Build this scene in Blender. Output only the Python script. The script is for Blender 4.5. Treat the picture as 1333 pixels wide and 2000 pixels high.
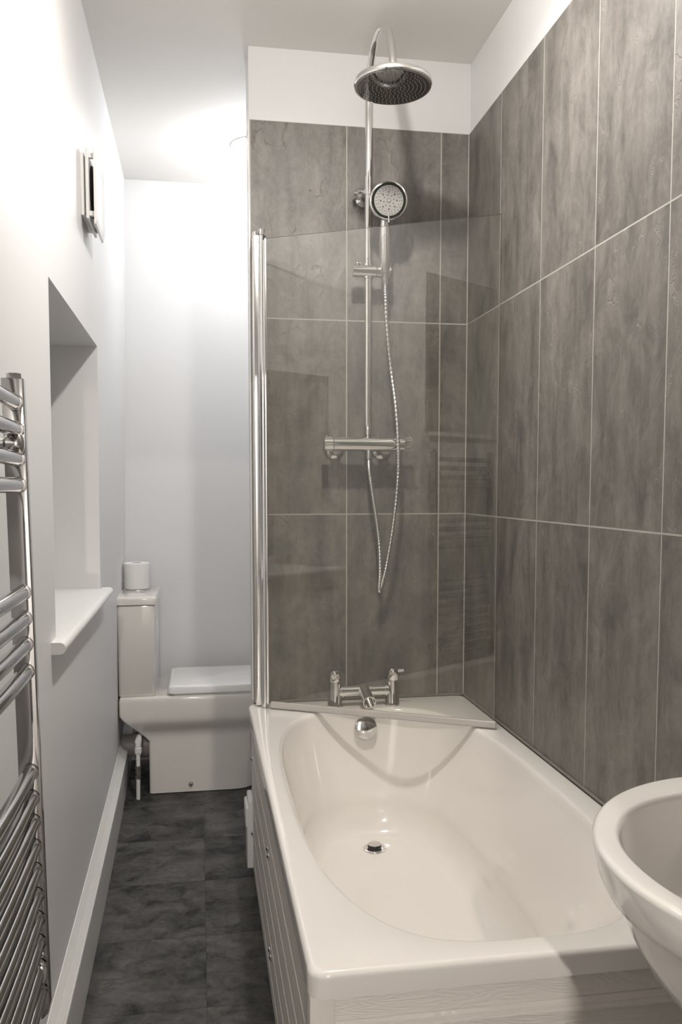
import bpy, bmesh, math, random
from mathutils import Vector, Matrix
PI = math.pi
random.seed(7)
for o in list(bpy.data.objects):
    bpy.data.objects.remove(o)
SC = bpy.context.scene
COL = SC.collection

# ------------------------------------------------------------------ camera, light, exposure
cam_d = bpy.data.cameras.new('camera')
cam = bpy.data.objects.new('camera', cam_d)
COL.objects.link(cam)
cam_d.sensor_fit = 'HORIZONTAL'
cam_d.sensor_width = 36.0
cam_d.lens = 36.0 * 1672.0 / 1333.0
cam_d.shift_y = 71.2 / 1333.0
cam_d.clip_start = 0.02
cam.location = (-0.8486, -2.6598, 1.229)
cam.rotation_euler = (PI / 2 - 0.0723, 0, -0.1635)
SC.camera = cam

SC.view_settings.view_transform = 'Standard'
SC.view_settings.look = 'None'
SC.view_settings.gamma = 1.0
SC.view_settings.use_curve_mapping = False
SC.view_settings.exposure = 0.03

CEIL = 2.543
SHOWER_LIGHT = dict(loc=(-0.54, -0.97, CEIL), r=0.050, power=13.5, color=(1.0, 0.955, 0.90))
DOWN_LIGHT = dict(loc=(-0.54, -0.97, CEIL - 0.045), r=0.035, power=12.0, color=(1.0, 0.955, 0.90))
TOILET_LIGHT = dict(loc=(-0.615, 0.77, CEIL), r=0.085, power=10.5, color=(0.965, 0.98, 1.0))
HALL_LIGHT = dict(loc=(-0.96, -4.30, 2.35), r=0.022, power=74.0, color=(1.0, 0.93, 0.86))

w = bpy.data.worlds.new('world')
SC.world = w
w.use_nodes = True
w.node_tree.nodes['Background'].inputs[0].default_value = (0.9, 0.92, 1.0, 1)
w.node_tree.nodes['Background'].inputs[1].default_value = 0.25


def area_lamp(name, spec, drop, spread=180):
    d = bpy.data.lights.new(name, 'AREA')
    d.shape = 'DISK'
    d.size = spec['r'] * 2
    d.energy = spec['power']
    d.color = spec['color']
    d.spread = math.radians(spread)
    o = bpy.data.objects.new(name, d)
    COL.objects.link(o)
    x, y, z = spec['loc']
    o.location = (x, y, z - drop)
    return o




def globe_lamp(name, spec, drop):
    d = bpy.data.lights.new(name, 'POINT')
    d.shadow_soft_size = spec['r'] * 0.35
    d.energy = spec['power']
    d.color = spec['color']
    o = bpy.data.objects.new(name, d)
    COL.objects.link(o)
    x, y, z = spec['loc']
    o.location = (x, y, z - drop)
    return o


area_lamp('shower_downlight_lamp', DOWN_LIGHT, 0.012, 165)
globe_lamp('shower_light_lamp', SHOWER_LIGHT, 0.085)
globe_lamp('toilet_light_lamp', TOILET_LIGHT, 0.09)
area_lamp('hall_light_lamp', HALL_LIGHT, 0.090)

# ------------------------------------------------------------------ materials


def new_mat(name):
    m = bpy.data.materials.new(name)
    m.use_nodes = True
    nt = m.node_tree
    b = nt.nodes['Principled BSDF']
    return m, nt, b


def N(nt, typ, **kw):
    n = nt.nodes.new(typ)
    for k, v in kw.items():
        if k.startswith('i_'):
            key = k[2:]
            key = int(key) if key.isdigit() else key.replace('_', ' ')
            n.inputs[key].default_value = v
        else:
            setattr(n, k, v)
    return n


def simple(name, col, rough=0.5, metal=0.0, coat=0.0, noise=0.0, nscale=40, bump=0.0, spec=0.5):
    m, nt, b = new_mat(name)
    b.inputs['Base Color'].default_value = (*col, 1)
    b.inputs['Roughness'].default_value = rough
    b.inputs['Metallic'].default_value = metal
    b.inputs['Specular IOR Level'].default_value = spec
    b.inputs['Coat Weight'].default_value = coat
    b.inputs['Coat Roughness'].default_value = 0.05
    tc = N(nt, 'ShaderNodeTexCoord')
    nz = N(nt, 'ShaderNodeTexNoise', i_Scale=nscale, i_Detail=4.0)
    nt.links.new(tc.outputs['Object'], nz.inputs['Vector'])
    if noise > 0:
        mix = N(nt, 'ShaderNodeMix', data_type='RGBA')
        mix.inputs[6].default_value = (*[c * (1 - noise) for c in col], 1)
        mix.inputs[7].default_value = (*[min(1, c * (1 + noise)) for c in col], 1)
        nt.links.new(nz.outputs['Fac'], mix.inputs[0])
        nt.links.new(mix.outputs[2], b.inputs['Base Color'])
    if bump > 0:
        bp = N(nt, 'ShaderNodeBump', i_Strength=bump, i_Distance=0.002)
        nt.links.new(nz.outputs['Fac'], bp.inputs['Height'])
        nt.links.new(bp.outputs[0], b.inputs['Normal'])
    return m


M = {}
M['paint'] = simple('wall_paint', (0.77, 0.765, 0.765), 0.42, noise=0.015, nscale=3, bump=0.12, spec=0.45)
M['ceiling'] = simple('ceiling_paint', (0.85, 0.83, 0.80), 0.8, noise=0.015, nscale=2, bump=0.05)
M['gloss_white'] = simple('gloss_white_paint', (0.80, 0.79, 0.77), 0.22, noise=0.01, nscale=20)
M['sill'] = simple('sill_white', (0.87, 0.865, 0.85), 0.3, noise=0.01, nscale=20)
M['acrylic'] = simple('bath_acrylic', (0.81, 0.775, 0.73), 0.13, coat=0.5, noise=0.008, nscale=5)
M['ceramic'] = simple('white_ceramic', (0.76, 0.735, 0.695), 0.10, coat=0.4, noise=0.008, nscale=6)
M['basin'] = simple('basin_ceramic', (0.85, 0.815, 0.77), 0.10, coat=0.4, noise=0.008, nscale=6)
M['seat'] = simple('white_plastic_seat', (0.88, 0.875, 0.865), 0.25, noise=0.005)
M['plastic'] = simple('white_plastic', (0.76, 0.755, 0.74), 0.35, noise=0.01)
M['chrome'] = simple('chrome', (0.78, 0.77, 0.76), 0.07, metal=1.0, noise=0.01)
M['rail_chrome'] = simple('rail_chrome', (0.50, 0.49, 0.48), 0.06, metal=1.0, noise=0.01)
M['satin'] = simple('polished_aluminium', (0.80, 0.79, 0.78), 0.16, metal=1.0, noise=0.01)
M['black'] = simple('black_rubber', (0.015, 0.015, 0.016), 0.35, noise=0.05)
M['dark_plastic'] = simple('dark_void', (0.02, 0.02, 0.02), 0.6, noise=0.05)
M['grey_metal'] = simple('worn_brass_fitting', (0.30, 0.27, 0.24), 0.35, metal=0.9, noise=0.2, nscale=200)
M['spray_face'] = simple('grey_spray_plate', (0.34, 0.33, 0.315), 0.4, noise=0.03)
M['nozzle'] = simple('dark_nozzles', (0.10, 0.09, 0.085), 0.6, noise=0.05)
M['nozzle_light'] = simple('pale_nozzles', (0.35, 0.34, 0.32), 0.6, noise=0.05)
M['seal'] = simple('clear_vinyl_seal', (0.52, 0.49, 0.46), 0.15, noise=0.02)
M['sealant'] = simple('grey_sealant', (0.22, 0.20, 0.18), 0.5, noise=0.05)
M['grout'] = simple('pale_grout', (0.42, 0.395, 0.36), 0.7, noise=0.08, nscale=60)
M['paper'] = simple('tissue_paper', (0.84, 0.835, 0.82), 0.9, noise=0.02, nscale=200, bump=0.4)
M['card'] = simple('card_core', (0.45, 0.38, 0.30), 0.9, noise=0.05)
M['ring_reflection'] = simple('chrome_ring_dark_reflection', (0.055, 0.065, 0.05), 0.08, metal=0.7, noise=0.02)  # chrome ring on the handset: its dark green reflection is put into the colour


def emitter(name, col, s):
    m, nt, b = new_mat(name)
    b.inputs['Base Color'].default_value = (0.8, 0.8, 0.8, 1)
    b.inputs['Emission Color'].default_value = (*col, 1)
    b.inputs['Emission Strength'].default_value = s
    nz = N(nt, 'ShaderNodeTexNoise', i_Scale=5.0)
    return m


M['lamp_face'] = emitter('lit_diffuser', (1, 0.98, 0.96), 7.0)

# glass: thin pane, Fresnel reflection on its outward faces
m, nt, b = new_mat('shower_glass')
nt.nodes.remove(b)
out = nt.nodes['Material Output']
tr = N(nt, 'ShaderNodeBsdfTransparent')
tr.inputs[0].default_value = (0.965, 0.965, 0.952, 1)
gl = N(nt, 'ShaderNodeBsdfGlossy')
gl.inputs['Roughness'].default_value = 0.0
gl.inputs[0].default_value = (1, 1, 1, 1)
lw = N(nt, 'ShaderNodeLayerWeight', i_Blend=0.5)
pw = N(nt, 'ShaderNodeMath', operation='POWER')
pw.inputs[1].default_value = 5.0
ml = N(nt, 'ShaderNodeMath', operation='MULTIPLY_ADD')
ml.inputs[1].default_value = 0.88
ml.inputs[2].default_value = 0.085
geo = N(nt, 'ShaderNodeNewGeometry')
inv = N(nt, 'ShaderNodeMath', operation='SUBTRACT')
inv.inputs[0].default_value = 1.0
mu = N(nt, 'ShaderNodeMath', operation='MULTIPLY')
mx = N(nt, 'ShaderNodeMixShader')
L = nt.links.new
L(lw.outputs['Facing'], pw.inputs[0]); L(pw.outputs[0], ml.inputs[0])
L(geo.outputs['Backfacing'], inv.inputs[1]); L(inv.outputs[0], mu.inputs[0]); L(ml.outputs[0], mu.inputs[1])
L(mu.outputs[0], mx.inputs[0]); L(tr.outputs[0], mx.inputs[1]); L(gl.outputs[0], mx.inputs[2]); L(mx.outputs[0], out.inputs[0])
M['glass'] = m
M['glass_edge'] = simple('dark_glass_edge', (0.10, 0.13, 0.11), 0.15, noise=0.02)


def slate_material(name, dark, light, vertical, rough=0.42, vein=1.0, bump=0.65, spec=0.5):
    """mottled slate: per-tile random offset from the face attribute 'tile'"""
    m, nt, b = new_mat(name)
    L = nt.links.new
    tc = N(nt, 'ShaderNodeTexCoord')
    at = N(nt, 'ShaderNodeAttribute', attribute_name='tile')
    off = N(nt, 'ShaderNodeVectorMath', operation='MULTIPLY_ADD')
    off.inputs[1].default_value = (37.0, 37.0, 37.0)
    L(at.outputs['Color'], off.inputs[0]); L(tc.outputs['Object'], off.inputs[2])

    def mapped(scale):
        mp = N(nt, 'ShaderNodeMapping')
        mp.inputs['Scale'].default_value = scale
        L(off.outputs[0], mp.inputs['Vector'])
        return mp

    def ramp(src, stops):
        r = N(nt, 'ShaderNodeValToRGB')
        e = r.color_ramp.elements
        e[0].position, e[1].position = stops[0][0], stops[-1][0]
        e[0].color = (*[stops[0][1]] * 3, 1); e[1].color = (*[stops[-1][1]] * 3, 1)
        for p, v in stops[1:-1]:
            q = e.new(p); q.color = (v, v, v, 1)
        L(src, r.inputs[0])
        return r.outputs[0]
    st = N(nt, 'ShaderNodeTexNoise', i_Scale=1.0, i_Detail=5.0, i_Roughness=0.6)
    L(mapped((20, 20, 2.2) if vertical else (4, 9, 4)).outputs[0], st.inputs['Vector'])
    mo = N(nt, 'ShaderNodeTexNoise', i_Scale=1.0, i_Detail=10.0, i_Roughness=0.68, i_Distortion=0.6)
    L(mapped((13, 13, 8)).outputs[0], mo.inputs['Vector'])
    fi = N(nt, 'ShaderNodeTexNoise', i_Scale=1.0, i_Detail=8.0, i_Roughness=0.75)
    L(mapped((70, 70, 60)).outputs[0], fi.inputs['Vector'])
    a1 = N(nt, 'ShaderNodeMix', data_type='FLOAT'); a1.inputs[0].default_value = 0.62
    L(st.outputs['Fac'], a1.inputs[2]); L(mo.outputs['Fac'], a1.inputs[3])
    a2 = N(nt, 'ShaderNodeMix', data_type='FLOAT'); a2.inputs[0].default_value = 0.20
    L(a1.outputs[0], a2.inputs[2]); L(fi.outputs['Fac'], a2.inputs[3])
    base = ramp(a2.outputs[0], [(0.385, 0.0), (0.615, 1.0)] if vertical else [(0.41, 0.0), (0.59, 1.0)])
    # fine crack ridges: warped cell edges, broken up by the mottling
    wq = N(nt, 'ShaderNodeTexNoise', i_Scale=5.0, i_Detail=7.0, i_Roughness=0.65)
    crk = mapped((1.0, 1.0, 0.62) if vertical else (0.9, 1.5, 1))
    L(crk.outputs[0], wq.inputs['Vector'])
    wmx = N(nt, 'ShaderNodeMix', data_type='RGBA'); wmx.inputs[0].default_value = 0.22
    L(crk.outputs[0], wmx.inputs[6]); L(wq.outputs['Color'], wmx.inputs[7])
    vo = N(nt, 'ShaderNodeTexVoronoi', feature='DISTANCE_TO_EDGE', i_Scale=7.0)
    L(wmx.outputs[2], vo.inputs['Vector'])
    crack = ramp(vo.outputs['Distance'], [(0.0, 1.0), (0.013, 0.0)] if vertical else [(0.0, 1.0), (0.022, 0.0)])
    msk = ramp(mo.outputs['Fac'], [(0.50, 0.0), (0.58, 1.0)] if vertical else [(0.46, 0.0), (0.56, 1.0)])
    cm = N(nt, 'ShaderNodeMath', operation='MULTIPLY'); L(crack, cm.inputs[0]); L(msk, cm.inputs[1])
    mixc = N(nt, 'ShaderNodeMix', data_type='RGBA')
    mixc.inputs[6].default_value = (*dark, 1); mixc.inputs[7].default_value = (*light, 1)
    L(base, mixc.inputs[0])
    # per tile tone
    hv = N(nt, 'ShaderNodeMix', data_type='RGBA', blend_type='MULTIPLY'); hv.inputs[0].default_value = 1.0
    sep = N(nt, 'ShaderNodeSeparateColor'); L(at.outputs['Color'], sep.inputs[0])
    tone = N(nt, 'ShaderNodeMath', operation='MULTIPLY_ADD'); tone.inputs[1].default_value = 0.16; tone.inputs[2].default_value = 0.92
    L(sep.outputs[0], tone.inputs[0])
    cc = N(nt, 'ShaderNodeCombineColor')
    for i in range(3):
        L(tone.outputs[0], cc.inputs[i])
    L(mixc.outputs[2], hv.inputs[6]); L(cc.outputs[0], hv.inputs[7])
    add = N(nt, 'ShaderNodeMix', data_type='RGBA')
    add.inputs[7].default_value = (*[min(1, c * 1.7) for c in light], 1)
    sc = N(nt, 'ShaderNodeMath', operation='MULTIPLY'); sc.inputs[1].default_value = 0.42 * vein
    L(cm.outputs[0], sc.inputs[0]); L(sc.outputs[0], add.inputs[0]); L(hv.outputs[2], add.inputs[6])
    L(add.outputs[2], b.inputs['Base Color'])
    b.inputs['Roughness'].default_value = rough
    b.inputs['Specular IOR Level'].default_value = spec
    hsum = N(nt, 'ShaderNodeMath', operation='MULTIPLY_ADD'); hsum.inputs[1].default_value = -0.5
    L(cm.outputs[0], hsum.inputs[0]); L(mo.outputs['Fac'], hsum.inputs[2])
    bp = N(nt, 'ShaderNodeBump', i_Strength=bump, i_Distance=0.006)
    L(hsum.outputs[0], bp.inputs['Height']); L(bp.outputs[0], b.inputs['Normal'])
    return m


M['tile'] = slate_material('grey_slate_tile', (0.085, 0.078, 0.070), (0.225, 0.207, 0.186), True, rough=0.50, spec=0.75)
M['floor'] = slate_material('dark_slate_floor', (0.010, 0.0095, 0.0095), (0.105, 0.100, 0.095), False, rough=0.5, vein=1.3, bump=0.9, spec=0.35)

# painted wood-grain board (embossed)
m, nt, b = new_mat('white_grained_board')
b.inputs['Base Color'].default_value = (0.72, 0.68, 0.63, 1)
b.inputs['Roughness'].default_value = 0.38
tc = N(nt, 'ShaderNodeTexCoord')
mp = N(nt, 'ShaderNodeMapping'); mp.inputs['Scale'].default_value = (2.2, 2.2, 16)
nz = N(nt, 'ShaderNodeTexNoise', i_Scale=1.0, i_Detail=3.0, i_Distortion=0.5)
wv = N(nt, 'ShaderNodeMath', operation='MULTIPLY'); wv.inputs[1].default_value = 95.0
sn = N(nt, 'ShaderNodeMath', operation='SINE')
pw2 = N(nt, 'ShaderNodeMath', operation='ABSOLUTE')
bp = N(nt, 'ShaderNodeBump', i_Strength=0.32, i_Distance=0.002)
L = nt.links.new
L(tc.outputs['Object'], mp.inputs[0]); L(mp.outputs[0], nz.inputs['Vector']); L(nz.outputs['Fac'], wv.inputs[0])
L(wv.outputs[0], sn.inputs[0]); L(sn.outputs[0], pw2.inputs[0]); L(pw2.outputs[0], bp.inputs['Height']); L(bp.outputs[0], b.inputs['Normal'])
M['board'] = m

M['board_plain'] = simple('painted_post', (0.74, 0.70, 0.65), 0.3, noise=0.01, nscale=20)
# mirror
M['mirror'] = simple('mirror_glass', (0.85, 0.86, 0.85), 0.02, metal=1.0, noise=0.0)
M['frosted'] = simple('frosted_night_pane', (0.30, 0.31, 0.33), 0.35, noise=0.1, nscale=120, bump=0.4)

# ------------------------------------------------------------------ helpers


def obj(name, bm, mat, parent=None, smooth=True, angle=35, loc=None):
    me = bpy.data.meshes.new(name)
    if parent is not None:          # meshes are written in world space; their origin is the thing's base
        root = parent
        while root.parent is not None:
            root = root.parent
        bmesh.ops.translate(bm, vec=-root.location, verts=bm.verts[:])
    bm.normal_update()
    bm.to_mesh(me)
    bm.free()
    for mt in (mat if isinstance(mat, (list, tuple)) else [mat]):
        me.materials.append(mt)
    if smooth:
        for p in me.polygons:
            p.use_smooth = True
        me.set_sharp_from_angle(angle=math.radians(angle))
    o = bpy.data.objects.new(name, me)
    COL.objects.link(o)
    if parent is not None:
        o.parent = parent
    return o


def tag(o, label, cat, group=None):
    o['label'] = label; o['category'] = cat
    if group:
        o['group'] = group
    return o


def thing(name, label, cat, loc=(0, 0, 0), group=None):
    o = bpy.data.objects.new(name, None)
    o.empty_display_size = 0.05
    COL.objects.link(o)
    o.location = loc
    return tag(o, label, cat, group)


def struct(o):
    o['kind'] = 'structure'
    return o


def box(bm, x0, x1, y0, y1, z0, z1, bev=0.0, seg=2, mi=0):
    t = bmesh.new()
    bmesh.ops.create_cube(t, size=1)
    bmesh.ops.scale(t, vec=(abs(x1 - x0), abs(y1 - y0), abs(z1 - z0)), verts=t.verts)
    bmesh.ops.translate(t, vec=((x0 + x1) / 2, (y0 + y1) / 2, (z0 + z1) / 2), verts=t.verts)
    if bev > 0:
        bmesh.ops.bevel(t, geom=t.edges[:], offset=bev, segments=seg, affect='EDGES', profile=0.6)
    for f in t.faces:
        f.material_index = mi
    merge(bm, t)
    return bm


def merge(bm, t):
    me = bpy.data.meshes.new('tmp')
    t.to_mesh(me); t.free()
    bm.from_mesh(me)
    bpy.data.meshes.remove(me)


def B():
    return bmesh.new()


def frame(d, up=Vector((0, 0, 1))):
    d = d.normalized()
    if abs(d.dot(up)) > 0.98:
        up = Vector((0, 1, 0))
    x = d.cross(up).normalized()
    return x, x.cross(d).normalized()


def tube(bm, pts, r, n=16, cap=True, mi=0):
    pts = [Vector(p) for p in pts]
    rs = r if isinstance(r, (list, tuple)) else [r] * len(pts)
    rings = []
    x = None
    for i, p in enumerate(pts):
        a = pts[max(i - 1, 0)]; c = pts[min(i + 1, len(pts) - 1)]
        d = (c - a).normalized()
        if x is None:
            x, y = frame(d)
        else:
            x = (x - d * x.dot(d)).normalized(); y = x.cross(d).normalized()
        rings.append([bm.verts.new(p + (x * math.cos(2 * PI * k / n) + y * math.sin(2 * PI * k / n)) * rs[i]) for k in range(n)])
    for a, c in zip(rings[:-1], rings[1:]):
        for k in range(n):
            f = bm.faces.new((a[k], a[(k + 1) % n], c[(k + 1) % n], c[k])); f.material_index = mi
    if cap:
        for rr in (rings[0], rings[-1][::-1]):
            f = bm.faces.new(rr[::-1]); f.material_index = mi
    bmesh.ops.recalc_face_normals(bm, faces=bm.faces[:])
    return bm


def lathe(bm, prof, c, axis=(0, 0, 1), n=32, mi=0, sx=1.0, sy=1.0):
    """prof: (radius, height) pairs along axis from point c"""
    c = Vector(c); d = Vector(axis).normalized(); x, y = frame(d)
    rings = []
    new = []
    for r, h in prof:
        if r < 1e-6:
            v = bm.verts.new(c + d * h); rings.append([v] * n)
        else:
            rings.append([bm.verts.new(c + d * h + x * r * sx * math.cos(2 * PI * k / n) + y * r * sy * math.sin(2 * PI * k / n)) for k in range(n)])
    for a, b_ in zip(rings[:-1], rings[1:]):
        for k in range(n):
            vs = []
            for v in (a[k], a[(k + 1) % n], b_[(k + 1) % n], b_[k]):
                if v not in vs:
                    vs.append(v)
            if len(vs) >= 3:
                f = bm.faces.new(vs); f.material_index = mi; new.append(f)
    for rr in (rings[0], rings[-1]):
        if rr[0] is not rr[1]:
            f = bm.faces.new(rr); f.material_index = mi; new.append(f)
    bmesh.ops.recalc_face_normals(bm, faces=new)
    return bm


def prism(bm, pts, a, b_, axis='y', mi=0, bev=0.0):
    """extrude a 2D outline; axis y: pts are (x,z); axis z: (x,y); axis x: (y,z)"""
    def P(p, t):
        return {'y': (p[0], t, p[1]), 'z': (p[0], p[1], t), 'x': (t, p[0], p[1])}[axis]
    t = bmesh.new()
    A = [t.verts.new(P(p, a)) for p in pts]
    C = [t.verts.new(P(p, b_)) for p in pts]
    n = len(pts)
    t.faces.new(A); t.faces.new(C[::-1])
    for k in range(n):
        t.faces.new((A[k], C[k], C[(k + 1) % n], A[(k + 1) % n]))
    bmesh.ops.recalc_face_normals(t, faces=t.faces[:])
    if bev > 0:
        bmesh.ops.bevel(t, geom=t.edges[:], offset=bev, segments=2, affect='EDGES', profile=0.6)
    for f in t.faces:
        f.material_index = mi
    merge(bm, t)
    return bm


def catmull(pts, k=8):
    P = [Vector(p) for p in pts]
    P = [P[0] * 2 - P[1]] + P + [P[-1] * 2 - P[-2]]
    out = []
    for i in range(1, len(P) - 2):
        for j in range(k):
            t = j / k
            a, b_, c, d = P[i - 1], P[i], P[i + 1], P[i + 2]
            out.append(0.5 * ((2 * b_) + (c - a) * t + (2 * a - 5 * b_ + 4 * c - d) * t * t + (3 * b_ - a - 3 * c + d) * t ** 3))
    out.append(P[-2])
    return out


def rrect(x0, x1, y0, y1, r, k=6):
    pts = []
    for cx, cy, a0 in ((x1 - r, y1 - r, 0), (x0 + r, y1 - r, 90), (x0 + r, y0 + r, 180), (x1 - r, y0 + r, 270)):
        for j in range(k + 1):
            a = math.radians(a0 + 90 * j / k)
            pts.append((cx + r * math.cos(a), cy + r * math.sin(a)))
    return pts


def loft(bm, rings, cap0=False, cap1=False, mi=0):
    vr = [[bm.verts.new(p) for p in r] for r in rings]
    n = len(vr[0])
    fs = []
    for a, b_ in zip(vr[:-1], vr[1:]):
        for k in range(n):
            fs.append(bm.faces.new((a[k], a[(k + 1) % n], b_[(k + 1) % n], b_[k])))
    if cap0:
        fs.append(bm.faces.new(vr[0]))
    if cap1:
        fs.append(bm.faces.new(vr[-1][::-1]))
    for f in fs:
        f.material_index = mi
    bmesh.ops.recalc_face_normals(bm, faces=fs)
    return vr


def resample_ring(pts, n):
    """closed 2D outline to n points, equal arc length"""
    P = [Vector((p[0], p[1])) for p in pts]
    seg = [(P[(i + 1) % len(P)] - P[i]).length for i in range(len(P))]
    tot = sum(seg); out = []; i = 0; acc = 0
    for k in range(n):
        t = tot * k / n
        while acc + seg[i] < t:
            acc += seg[i]; i += 1
        q = P[i].lerp(P[(i + 1) % len(P)], (t - acc) / max(seg[i], 1e-9))
        out.append((q.x, q.y))
    return out


# ------------------------------------------------------------------ room shell
YN, YF = -2.80, 1.216        # door wall and far wall


def wall_x(y, z):
    """the old left wall is slightly out of plumb towards its far end"""
    f = max(0.0, (y + 2.8) / 4.016) ** 2.5
    return -1.150 - f * (0.040 - 0.039 * z / CEIL)


# floor
bm = B(); box(bm, -1.30, 0.12, YN - 0.06, YF + 0.1, -0.06, -0.003)
floor = struct(obj('floor', bm, M['dark_plastic'], smooth=False))
bm = B()
col = bm.loops.layers.float_color.new('tile')
P_ = 0.3315
ys = [-0.03 - P_ * 9 + P_ * i for i in range(14)]
ft = 0.0
rnd = random.Random(3)
for i, y0 in enumerate(ys):
    y1 = min(y0 + P_, YF + 0.02)
    if y0 > YF:
        break
    x = -0.846 - 0.33 * 3 + (0.0 if i % 2 else 0.0)
    while x < 0.02:
        xa, xb = max(x, -1.24), min(x + 0.33, 0.06)
        if xb > xa:
            g = 0.0005
            ya = max(y0, YN - 0.05)
            vs = [bm.verts.new(v) for v in ((xa + g, ya + g, 0), (xb - g, ya + g, 0), (xb - g, y1 - g, 0), (xa + g, y1 - g, 0))]
            lo = [bm.verts.new((v.co.x, v.co.y, -0.003)) for v in vs]
            c = (rnd.random(), rnd.random(), rnd.random(), 1)
            fs = [bm.faces.new(vs)] + [bm.faces.new((vs[k], lo[k], lo[(k + 1) % 4], vs[(k + 1) % 4])) for k in range(4)]
            for f in fs:
                for l in f.loops:
                    l[col] = c
        x += 0.33
obj('floor_tiles', bm, M['floor'], floor, smooth=False)

# ceiling
bm = B(); box(bm, -1.26, 0.10, YN - 0.02, YF + 0.1, CEIL, CEIL + 0.06)
ceiling = struct(obj('ceiling', bm, M['ceiling'], smooth=False))

# left wall with window recess
NY0, NY1, NZ0, NZ1, ND = -0.780, 0.115, 0.885, 1.662, 0.30


def sheet_wall():
    bm = B()
    ysg = sorted(set([YN - 0.02, NY0, NY1, YF + 0.02] + [YN + 0.2 * i for i in range(1, 20)]))
    ysg = [y for y in ysg if YN - 0.021 <= y <= YF + 0.021]
    zsg = [0, 0.3, 0.6, NZ0, 1.3, NZ1, 2.0, 2.3, CEIL + 0.01]
    g = {}
    for y in ysg:
        for z in zsg:
            g[y, z] = bm.verts.new((wall_x(y, z), y, z))
    for a, c in zip(ysg[:-1], ysg[1:]):
        for p, q in zip(zsg[:-1], zsg[1:]):
            if a >= NY0 - 1e-6 and c <= NY1 + 1e-6 and p >= NZ0 - 1e-6 and q <= NZ1 + 1e-6:
                continue
            bm.faces.new((g[a, p], g[a, q], g[c, q], g[c, p]))
    # reveals
    def V(x, y, z):
        return bm.verts.new((x, y, z))
    xb = -1.155 - ND
    yn = [y for y in ysg if NY0 - 1e-6 <= y <= NY1 + 1e-6]
    zn = [z for z in zsg if NZ0 - 1e-6 <= z <= NZ1 + 1e-6]
    for z in (NZ0, NZ1):
        for a, c in zip(yn[:-1], yn[1:]):
            bm.faces.new((g[a, z], g[c, z], V(xb, c, z), V(xb, a, z)))
    for y in (NY0, NY1):
        for p, q in zip(zn[:-1], zn[1:]):
            bm.faces.new((g[y, p], g[y, q], V(xb, y, q), V(xb, y, p)))
    bmesh.ops.remove_doubles(bm, verts=bm.verts[:], dist=1e-5)
    bmesh.ops.recalc_face_normals(bm, faces=bm.faces[:])
    return bm


wall_left = struct(obj('wall_left', sheet_wall(), M['paint'], smooth=False))
sol = wall_left.modifiers.new('thickness', 'SOLIDIFY'); sol.thickness = 0.0005; sol.offset = 0

# window at the back of the recess (frosted pane in a white frame) and its sill
bm = B(); xb = -1.155 - ND
box(bm, xb, xb + 0.05, NY0, NY1, NZ0, NZ0 + 0.055, 0.004)
box(bm, xb, xb + 0.05, NY0, NY1, NZ1 - 0.055, NZ1, 0.004)
box(bm, xb, xb + 0.05, NY0, NY0 + 0.055, NZ0, NZ1, 0.004)
box(bm, xb, xb + 0.05, NY1 - 0.055, NY1, NZ0, NZ1, 0.004)
window = struct(obj('window_1', bm, M['plastic']))
bm = B(); box(bm, xb - 0.004, xb + 0.016, NY0 + 0.02, NY1 - 0.02, NZ0 + 0.02, NZ1 - 0.02)
obj('window_pane', bm, M['frosted'], window, smooth=False)
# sill board: inside the recess flush, nosing with horns in front of the wall
bm = B()
S0, S1 = 0.883, 0.908
box(bm, xb + 0.03, -1.158, NY0 + 0.001, NY1 - 0.001, S0, S1)
nose = [(-1.158, S0), (-1.158, S1)] + [(-1.137 + 0.0125 * math.sin(a), (S0 + S1) / 2 + 0.0125 * math.cos(a)) for a in [PI * k / 8 for k in range(9)]]
prism(bm, nose, -0.845, 0.145, 'y')
obj('window_sill', bm, M['sill'], window, angle=30)

# far wall
bm = B(); box(bm, -1.24, 0.10, YF, YF + 0.06, -0.02, CEIL + 0.02)
struct(obj('wall_far', bm, M['paint'], smooth=False))

# right wall: painted, with tile cladding up to 2.327
TT = 2.327
bm = B(); box(bm, 0.004, 0.10, YN - 0.02, YF + 0.02, -0.02, CEIL + 0.02)
wall_right = struct(obj('wall_right', bm, M['paint'], smooth=False))


def cladding(cells, place, name, parent):
    bm = B()
    lay = bm.loops.layers.float_color.new('tile')
    r2 = random.Random(len(cells) * 7 + 1)
    for (u0, u1, z0, z1) in cells:
        g, bv = 0.0013, 0.0008
        t = bmesh.new()
        bmesh.ops.create_cube(t, size=1)
        bmesh.ops.scale(t, vec=(u1 - u0 - 2 * g, 0.007, z1 - z0 - 2 * g), verts=t.verts)
        bmesh.ops.translate(t, vec=((u0 + u1) / 2, 0.0035, (z0 + z1) / 2), verts=t.verts)
        fr = [e for e in t.edges if all(v.co.y < 0.001 for v in e.verts)]
        bmesh.ops.bevel(t, geom=fr, offset=bv, segments=2, affect='EDGES')
        me = bpy.data.meshes.new('t'); t.to_mesh(me); t.free()
        n0 = len(bm.faces)
        bm.from_mesh(me); bpy.data.meshes.remove(me)
        bm.faces.ensure_lookup_table()
        c = (r2.random(), r2.random(), r2.random(), 1)
        for f in bm.faces[n0:]:
            for l in f.loops:
                l[lay] = c
    for v in bm.verts:
        v.co = Vector(place(v.co.x, v.co.y, v.co.z))
    bmesh.ops.recalc_face_normals(bm, faces=bm.faces[:])
    return obj(name, bm, M['tile'], parent, angle=20)


zr = [(0.005, 0.542), (0.542, 1.142), (1.142, 1.742), (1.742, TT)]
ub = [-0.687, -0.392, -0.093, -0.0015]
cells = [(a, c, p, q) for a, c in zip(ub[:-1], ub[1:]) for p, q in zr[1:]]
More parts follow.
